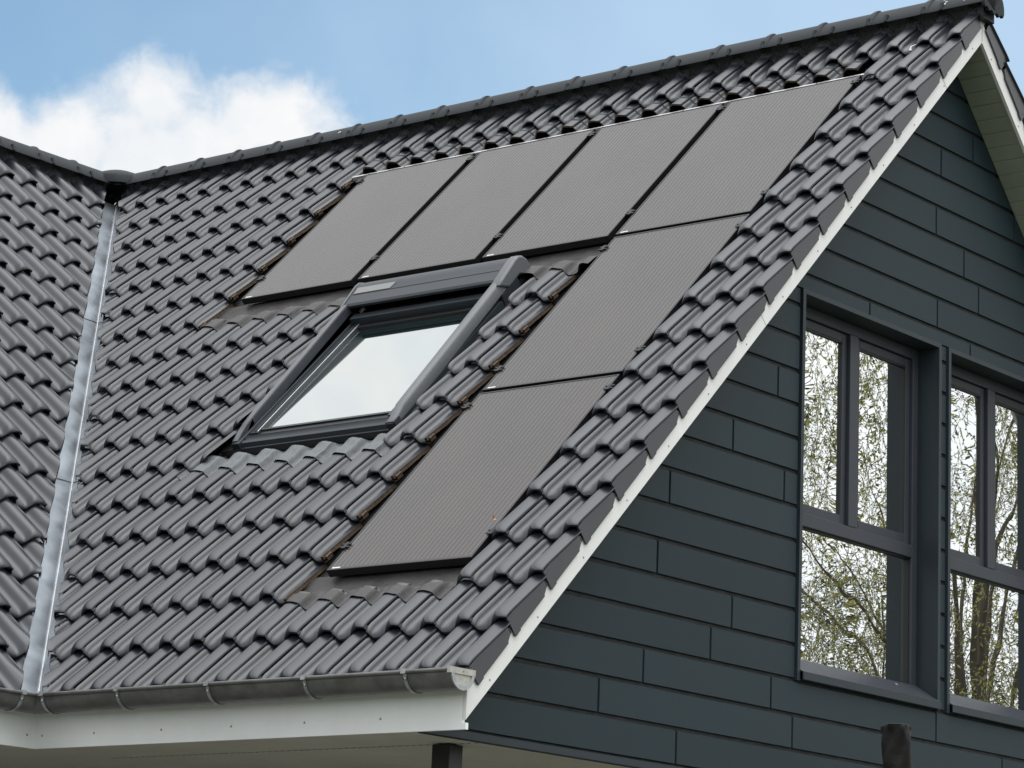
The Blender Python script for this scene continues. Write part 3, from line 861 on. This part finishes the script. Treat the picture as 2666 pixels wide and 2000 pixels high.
spots = [(-4.505 + 1.0585 * i, .530, t) for i, t in enumerate((
    'black framed solar panel at the left end of the upper row',
    'black framed solar panel second from left in the upper row, above the roof window',
    'black framed solar panel third from left in the upper row, over the shutter box end',
    'black framed solar panel at the upper right corner nearest the gable peak'))]
spots += [(-1.317, 2.284, 'black framed solar panel in the middle of the right hand column of three'),
          (-1.317, 4.036, 'black framed solar panel lowest on the roof, just above the gutter side apron')]
protos = list(proto.children)
for i, (u, s, lab) in enumerate(spots):
    if i == 0: r = proto; kids = protos
    else:
        r = proto.copy(); C.objects.link(r); kids = []
        for ch in protos:
            c = ch.copy(); C.objects.link(c); c.parent = r; kids.append(c)
    r.matrix_world = orient(u + PW / 2, s + PH / 2, .170)
    tag(r, lab, 'solar panel', 'solar panels set into the roof')
    cl = []
    w = PW / 2; yt, yb = PH / 2 - .10, -PH / 2 + .27
    if i < 4:
        cl.append((-w - (.030 if i else .006), yt)); cl.append((-w - (.030 if i else .006), yb))
        if i == 3: cl += [(w + .006, yt - .0), (w + .006, yb - .05)]
    else:
        cl += [(-w - .006, .72), (-w - .006, yb - .05), (w + .006, .72), (w + .006, yb - .05)]
    for x, y in cl:
        o = clamp_mesh(x, y).build('clamp', None, bevel=.002); o.parent = r

# leaf caught beside the lowest panel
mb = MB()
a = [(-.02, -.006, 0), (-.006, -.014, .004), (.012, -.010, .007), (.024, .004, .004), (.008, .014, .009), (-.012, .010, .006)]
mb.quad([RP(-.335 + x * .6, 5.46 + y * .6, .190 + z) for x, y, z in a], 'dry'); mb.quad([RP(-.345 + x * .4, 5.445 + y * .5, .197 + z * 1.5 + x * .6) for x, y, z in a], 'dry')
tag(mb.build('dry_leaf'), 'small orange dry leaf caught at the right edge of the lowest solar panel', 'leaf')

# ------------------------------------------------------------------ wrapped post in front of the wall
mb = MB()
px, py, pz = 3.0, -5.53, 2.935
rows = []
rnd = random.Random(3)
ph = [rnd.uniform(0, 6.28) for _ in range(8)]
zz = [0, 1.2, 2.2, 2.55, 2.62, 2.68, 2.72, 2.735, 2.745, 2.78, 2.82, 2.86, 2.89, 2.912, 2.926, pz, pz + .004, pz + .005]
for i, z in enumerate(zz):
    r = .056
    if 2.73 < z < 2.74: r = .0535
    if z > 2.92: r = .058
    if i == len(zz) - 2: r = .05
    if i == len(zz) - 1: r = .012
    row = []
    for q in range(40):
        a = 2 * math.pi * q / 40
        w = 0
        if z > 2.5 and i < len(zz) - 2:
            w = .0040 * math.sin(3 * a + z * 31 + ph[0]) + .0034 * math.sin(5 * a - z * 47 + ph[1]) + .0022 * math.sin(9 * a + z * 90 + ph[2])
        row.append((px + (r + w) * math.cos(a), py + (r + w) * math.sin(a), z + (.004 * math.cos(a + 1) if i >= len(zz) - 3 else 0)))
    rows.append(row)
mb.grid(rows, 'wrap', True)
tag(mb.build('wrapped_post', smooth=60), 'round post top wrapped in crumpled dark brown sheet before the grey wall', 'post')

# ------------------------------------------------------------------ trees on the far side, seen mirrored in the gable windows
def tree(name, x, y, h, rad, z0, n, lm, seed, label, droop):
    rnd = random.Random(seed)
    root = empty(name, (x, y, 0)); inv = Matrix.Translation((-x, -y, 0))
    tag(root, label, 'tree', 'trees facing the gable')
    t = MB()
    t.tube([(x, y, 0), (x + .1, y, h * .15), (x - .1, y + .1, h * .27), (x, y, h * .36)], [.30, .22, .16, .05], 'bark', 10)
    tips = []
    for i in range(13):
        a = rnd.uniform(0, 6.28); zb = h * rnd.uniform(.24, .34); L = rad * rnd.uniform(.3, 1)
        p0 = Vector((x, y, zb)); rise = (h - zb) * rnd.uniform(.45, .95); p1 = p0 + Vector((math.cos(a) * L * .35, math.sin(a) * L * .35, rise * .55)); p2 = p0 + Vector((math.cos(a + .3) * L, math.sin(a + .3) * L, rise))
        t.tube([p0, p1, p2], [.07, .036, .010], 'bark', 6); tips += [p1, p2, (p1 + p2) / 2]
    o = t.build('trunk', None, smooth=60); o.parent = root; o.matrix_parent_inverse = inv
    c = MB()
    for i in range(n):
        # strands / sprays hung through the crown's volume
        a = rnd.uniform(0, 6.28); rr = rad * math.sqrt(rnd.uniform(.02, 1)); zc = z0 + (h - z0) * rnd.uniform(.05, 1)
        lim = rad * math.sqrt(max(.05, 1 - ((zc - (z0 + h) / 2) / ((h - z0) / 1.85)) ** 2))
        rr = min(rr, lim * rnd.uniform(.4, 1.05))
        p = Vector((x + rr * math.cos(a), y + rr * math.sin(a), zc))
        if math.sin(p.x * 2.3 + seed) + math.sin(p.y * 2.1) + math.sin(p.z * 2.0 + p.x) < -.35: continue
        d = Vector((rnd.uniform(-1, 1), rnd.uniform(-1, 1), rnd.uniform(-1.6, .4) * droop)).normalized()
        m = rnd.randint(9, 15)
        end = p + d * m * .045
        c.tube([p, end], [.005, .002], 'bark', 3)
        for q in range(m):
            b = p + d * q * .045
            ld = (d * .5 + Vector((rnd.uniform(-1, 1), rnd.uniform(-1, 1), rnd.uniform(-1.2, .5)))).normalized()
            sd = ld.cross(Vector((rnd.uniform(-1, 1), rnd.uniform(-1, 1), rnd.uniform(-1, 1)))).normalized()
            L = rnd.uniform(.04, .085); w = L * rnd.uniform(.14, .24)
            c.quad([b, b + ld * L * .5 + sd * w, b + ld * L, b + ld * L * .5 - sd * w], lm if rnd.random() < .72 else 'leafB')
    o = c.build('crown'); o.parent = root; o.matrix_parent_inverse = inv
tree('willow_tree', 14.4, 26.2, 16.5, 5.2, 6.0, 14500, 'leafA', 5, 'olive green willow with hanging sprays mirrored in the upper window panes', 1.3)
tree('broadleaf_tree', 20.0, 32.0, 10.6, 5.2, 2.4, 5200, 'leafB', 9, 'dark green round tree low behind the willow, mirrored in the lower panes', .5)
# unseen tree ring added behind the camera to darken surfaces facing the horizon
mb = MB(); rw_ = random.Random(11)
for i in range(46):
    a = R(-205 + 238 * i / 45)
    rr = rw_.uniform(27, 34); cx, cy_ = 2 + rr * math.cos(a), -4 + rr * math.sin(a); h = rw_.uniform(3.2, 5.2); rad = rw_.uniform(2.4, 3.2)
    mb.tube([(cx, cy_, 0), (cx, cy_, h * .6)], [.22, .1], 'bark', 6)
    ph = [rw_.uniform(0, 6.28) for _ in range(4)]
    rows = []
    for t in range(13):
        th = math.pi * t / 12
        rows.append([(cx + rad * math.sin(th) * math.cos(2 * math.pi * q / 18) * (1 + .16 * math.sin(5 * q + ph[0] + t * 2)), cy_ + rad * math.sin(th) * math.sin(2 * math.pi * q / 18) * (1 + .16 * math.sin(4 * q + ph[1] - t * 3)),
                      h * .54 + h * .46 * math.cos(th) * (1 + .08 * math.sin(3 * q + ph[2]))) for q in range(18)])
    mb.grid(rows, 'leafB', True)
    for q in range(260):
        u1, u2 = rw_.uniform(0, 6.28), math.acos(rw_.uniform(-1, 1))
        p = Vector((cx + rad * 1.08 * math.sin(u2) * math.cos(u1), cy_ + rad * 1.08 * math.sin(u2) * math.sin(u1), h * .54 + h * .48 * math.cos(u2)))
        d1 = Vector((rw_.uniform(-1, 1), rw_.uniform(-1, 1), rw_.uniform(-1, 1))).normalized() * rw_.uniform(.2, .5); d2 = d1.cross(Vector((rw_.uniform(-1, 1), rw_.uniform(-1, 1), rw_.uniform(-1, 1)))).normalized() * .2
        mb.quad([p - d1, p + d2, p + d1, p - d2], 'leafB')
o = mb.build('shading_trees'); o['kind'] = 'stuff'; o['label'] = 'unseen ring of dark green trees added behind the viewpoint to darken the low light'

# ------------------------------------------------------------------ ground
gm_ = bpy.data.materials.new('lawn'); nt, N, L, b = nodes_of(gm_)
tc = N.new('ShaderNodeTexCoord'); n1 = N.new('ShaderNodeTexNoise'); n1.inputs['Scale'].default_value = .9; n1.inputs['Detail'].default_value = 9
L.new(tc.outputs['Object'], n1.inputs['Vector'])
cr = N.new('ShaderNodeMixRGB'); cr.inputs[1].default_value = (.035, .055, .018, 1); cr.inputs[2].default_value = (.065, .080, .035, 1)
L.new(n1.outputs['Fac'], cr.inputs[0]); L.new(cr.outputs[0], b.inputs['Base Color']); b.inputs['Roughness'].default_value = .9
M['lawn'] = gm_
M['paving'] = mat('paving', (.20, .19, .18), .85, noise=(3, .2), bump=(30, .3))
mb = MB(); q = 24
mb.grid([[(-600 + 1200 * a / q, -600 + 1200 * c / q, 0) for a in range(q + 1)] for c in range(q + 1)], 'lawn')
o = mb.build('ground'); o['kind'] = 'structure'
mb = MB(); mb.box((-12.8, -9.5, .004), (1.6, 6, .03), 'paving'); o = mb.build('terrace'); o['kind'] = 'structure'

# ------------------------------------------------------------------ camera
RM = ((0.7839620182115562, 0.619642865640004, 0.03802989696420087), (-0.10806685846403324, 0.1965347135739705, -0.9745232990863338), (-0.6113306045859134, 0.7598794808532742, 0.2210386085614463))
CL = (9.013521385326234, -15.533143531634975, 1.65)
cam = bpy.data.cameras.new('camera'); co = bpy.data.objects.new('camera', cam); C.objects.link(co)
r, d, f = (Vector(v) for v in RM)
m3 = Matrix((r, -d, -f)).transposed()
co.matrix_world = Matrix.Translation(CL) @ m3.to_4x4()
cam.sensor_width = 36; cam.lens = 7555.149 / 2666 * 36; cam.clip_end = 3000; cam.clip_start = .1
bpy.context.scene.camera = co

# ------------------------------------------------------------------ sky and sun
SUN = Vector((.52, -.16, .84)).normalized()
el = math.asin(SUN.z); az = math.atan2(SUN.x, SUN.y)
w = bpy.data.worlds.new('World'); bpy.context.scene.world = w; w.use_nodes = True
nt = w.node_tree; N = nt.nodes; L = nt.links
bg = N['Background']
sky = N.new('ShaderNodeTexSky'); sky.sky_type = 'NISHITA'; sky.sun_disc = False; sky.sun_elevation = el; sky.sun_rotation = az
sky.air_density = 1.0; sky.dust_density = .6; sky.ozone_density = 1.5
tc = N.new('ShaderNodeTexCoord')
def mth(op, a, b=None, c=None, clamp=False):
    n = N.new('ShaderNodeMath'); n.operation = op; n.use_clamp = clamp
    for i, v in enumerate((a, b, c)):
        if v is None: continue
        if isinstance(v, (int, float)): n.inputs[i].default_value = v
        else: L.new(v, n.inputs[i])
    return n.outputs[0]
def smooth(v, a, b):
    n = N.new('ShaderNodeMapRange'); n.interpolation_type = 'SMOOTHSTEP'
    n.inputs['From Min'].default_value = a; n.inputs['From Max'].default_value = b
    L.new(v, n.inputs['Value']); return n.outputs['Result']
def dirpx(x, y):
    v = r * ((x - 1333) / 7555.149) + d * ((y - 1000) / 7555.149) + f
    return v.normalized()
D = tc.outputs['Generated']
def noise(scale, det, rough=.55, dist=0):
    n = N.new('ShaderNodeTexNoise'); n.inputs['Scale'].default_value = scale; n.inputs['Detail'].default_value = det
    n.inputs['Roughness'].default_value = rough; n.inputs['Distortion'].default_value = dist
    L.new(D, n.inputs['Vector']); return n.outputs['Fac']
# the cumulus bank behind the left end of the ridge: heaped puffs at fixed bearings
blob = None
for x, y, rad in ((-10, 350, 105), (-120, 420, 190), (190, 400, 155), (330, 330, 110), (410, 275, 118), (520, 370, 140), (640, 320, 125), (730, 330, 130), (790, 400, 120), (450, 560, 300), (100, 620, 320), (760, 560, 200), (-500, 500, 330), (-900, 420, 400)):
    dn = N.new('ShaderNodeVectorMath'); dn.operation = 'DISTANCE'; L.new(D, dn.inputs[0]); dn.inputs[1].default_value = dirpx(x, y)
    v = mth('SUBTRACT', rad / 7555., dn.outputs['Value'])
    blob = v if blob is None else mth('SMOOTH_MAX', blob, v, .005)
nz = mth('SUBTRACT', noise(70, 7, .58, .3), .5)
nz2 = mth('SUBTRACT', noise(26, 3, .5), .5)
blob = mth('ADD', blob, mth('MULTIPLY', nz, .022)); blob = mth('ADD', blob, mth('MULTIPLY', nz2, .016))
cum = smooth(blob, -.006, .010)
# broken bright cloud over the rest of the sky, away from the blue gap in front
dotn = N.new('ShaderNodeVectorMath'); dotn.operation = 'DOT_PRODUCT'; L.new(D, dotn.inputs[0]); dotn.inputs[1].default_value = dirpx(1500, 300)
gap = mth('SUBTRACT', 1., smooth(dotn.outputs['Value'], .90, .965))
sep = N.new('ShaderNodeSeparateXYZ'); L.new(D, sep.inputs[0])
gen = smooth(mth('ADD', noise(2.2, 6, .6), .17), .40, .60)
gen = mth('MULTIPLY', gen, gap)
allc = mth('MAXIMUM', cum, gen)
# brightness within the clouds
sh = smooth(noise(34, 5, .6), .25, .75)
cl = N.new('ShaderNodeMixRGB'); cl.inputs[1].default_value = (.60, .625, .655, 1); cl.inputs[2].default_value = (.69, .69, .687, 1); L.new(sh, cl.inputs[0])
sk_ = N.new('ShaderNodeVectorMath'); sk_.operation = 'SCALE'; L.new(sky.outputs[0], sk_.inputs[0]); sk_.inputs['Scale'].default_value = .109
# thin haze towards the right and the horizon
hz = N.new('ShaderNodeMixRGB'); hz.inputs[2].default_value = (.36, .49, .64, 1)
dr = N.new('ShaderNodeVectorMath'); dr.operation = 'DOT_PRODUCT'; L.new(D, dr.inputs[0]); dr.inputs[1].default_value = r
hzf = smooth(mth('ADD', dr.outputs['Value'], mth('MULTIPLY', nz2, .12)), -.20, .14)
L.new(mth('MULTIPLY_ADD', hzf, .80, .12), hz.inputs[0]); tn = N.new('ShaderNodeVectorMath'); tn.operation = 'MULTIPLY'; L.new(sk_.outputs[0], tn.inputs[0]); tn.inputs[1].default_value = (.97, 1.09, 1.02); L.new(tn.outputs[0], hz.inputs[1])
zen = mth('MULTIPLY_ADD', smooth(sep.outputs['Z'], .80, .985), 2.3, 1.28)
lift = mth('ADD', mth('MULTIPLY', mth('SUBTRACT', zen, 1.), gap), 1.)
cl2 = N.new('ShaderNodeVectorMath'); cl2.operation = 'SCALE'; L.new(cl.outputs[0], cl2.inputs[0]); L.new(lift, cl2.inputs['Scale'])
cl = cl2
mx = N.new('ShaderNodeMixRGB'); L.new(allc, mx.inputs[0]); L.new(hz.outputs[0], mx.inputs[1]); L.new(cl.outputs[0], mx.inputs[2])
L.new(mx.outputs[0], bg.inputs['Color']); bg.inputs['Strength'].default_value = 1.0

sl = bpy.data.lights.new('sun', 'SUN'); sl.energy = .8; sl.angle = R(48); sl.color = (1, .98, .95)
so = bpy.data.objects.new('sun', sl); C.objects.link(so)
so.rotation_euler = (-SUN).to_track_quat('-Z', 'Y').to_euler()

sc = bpy.context.scene
sc.view_settings.view_transform = 'Standard'; sc.view_settings.look = 'None'; sc.view_settings.exposure = .5; sc.view_settings.gamma = 1
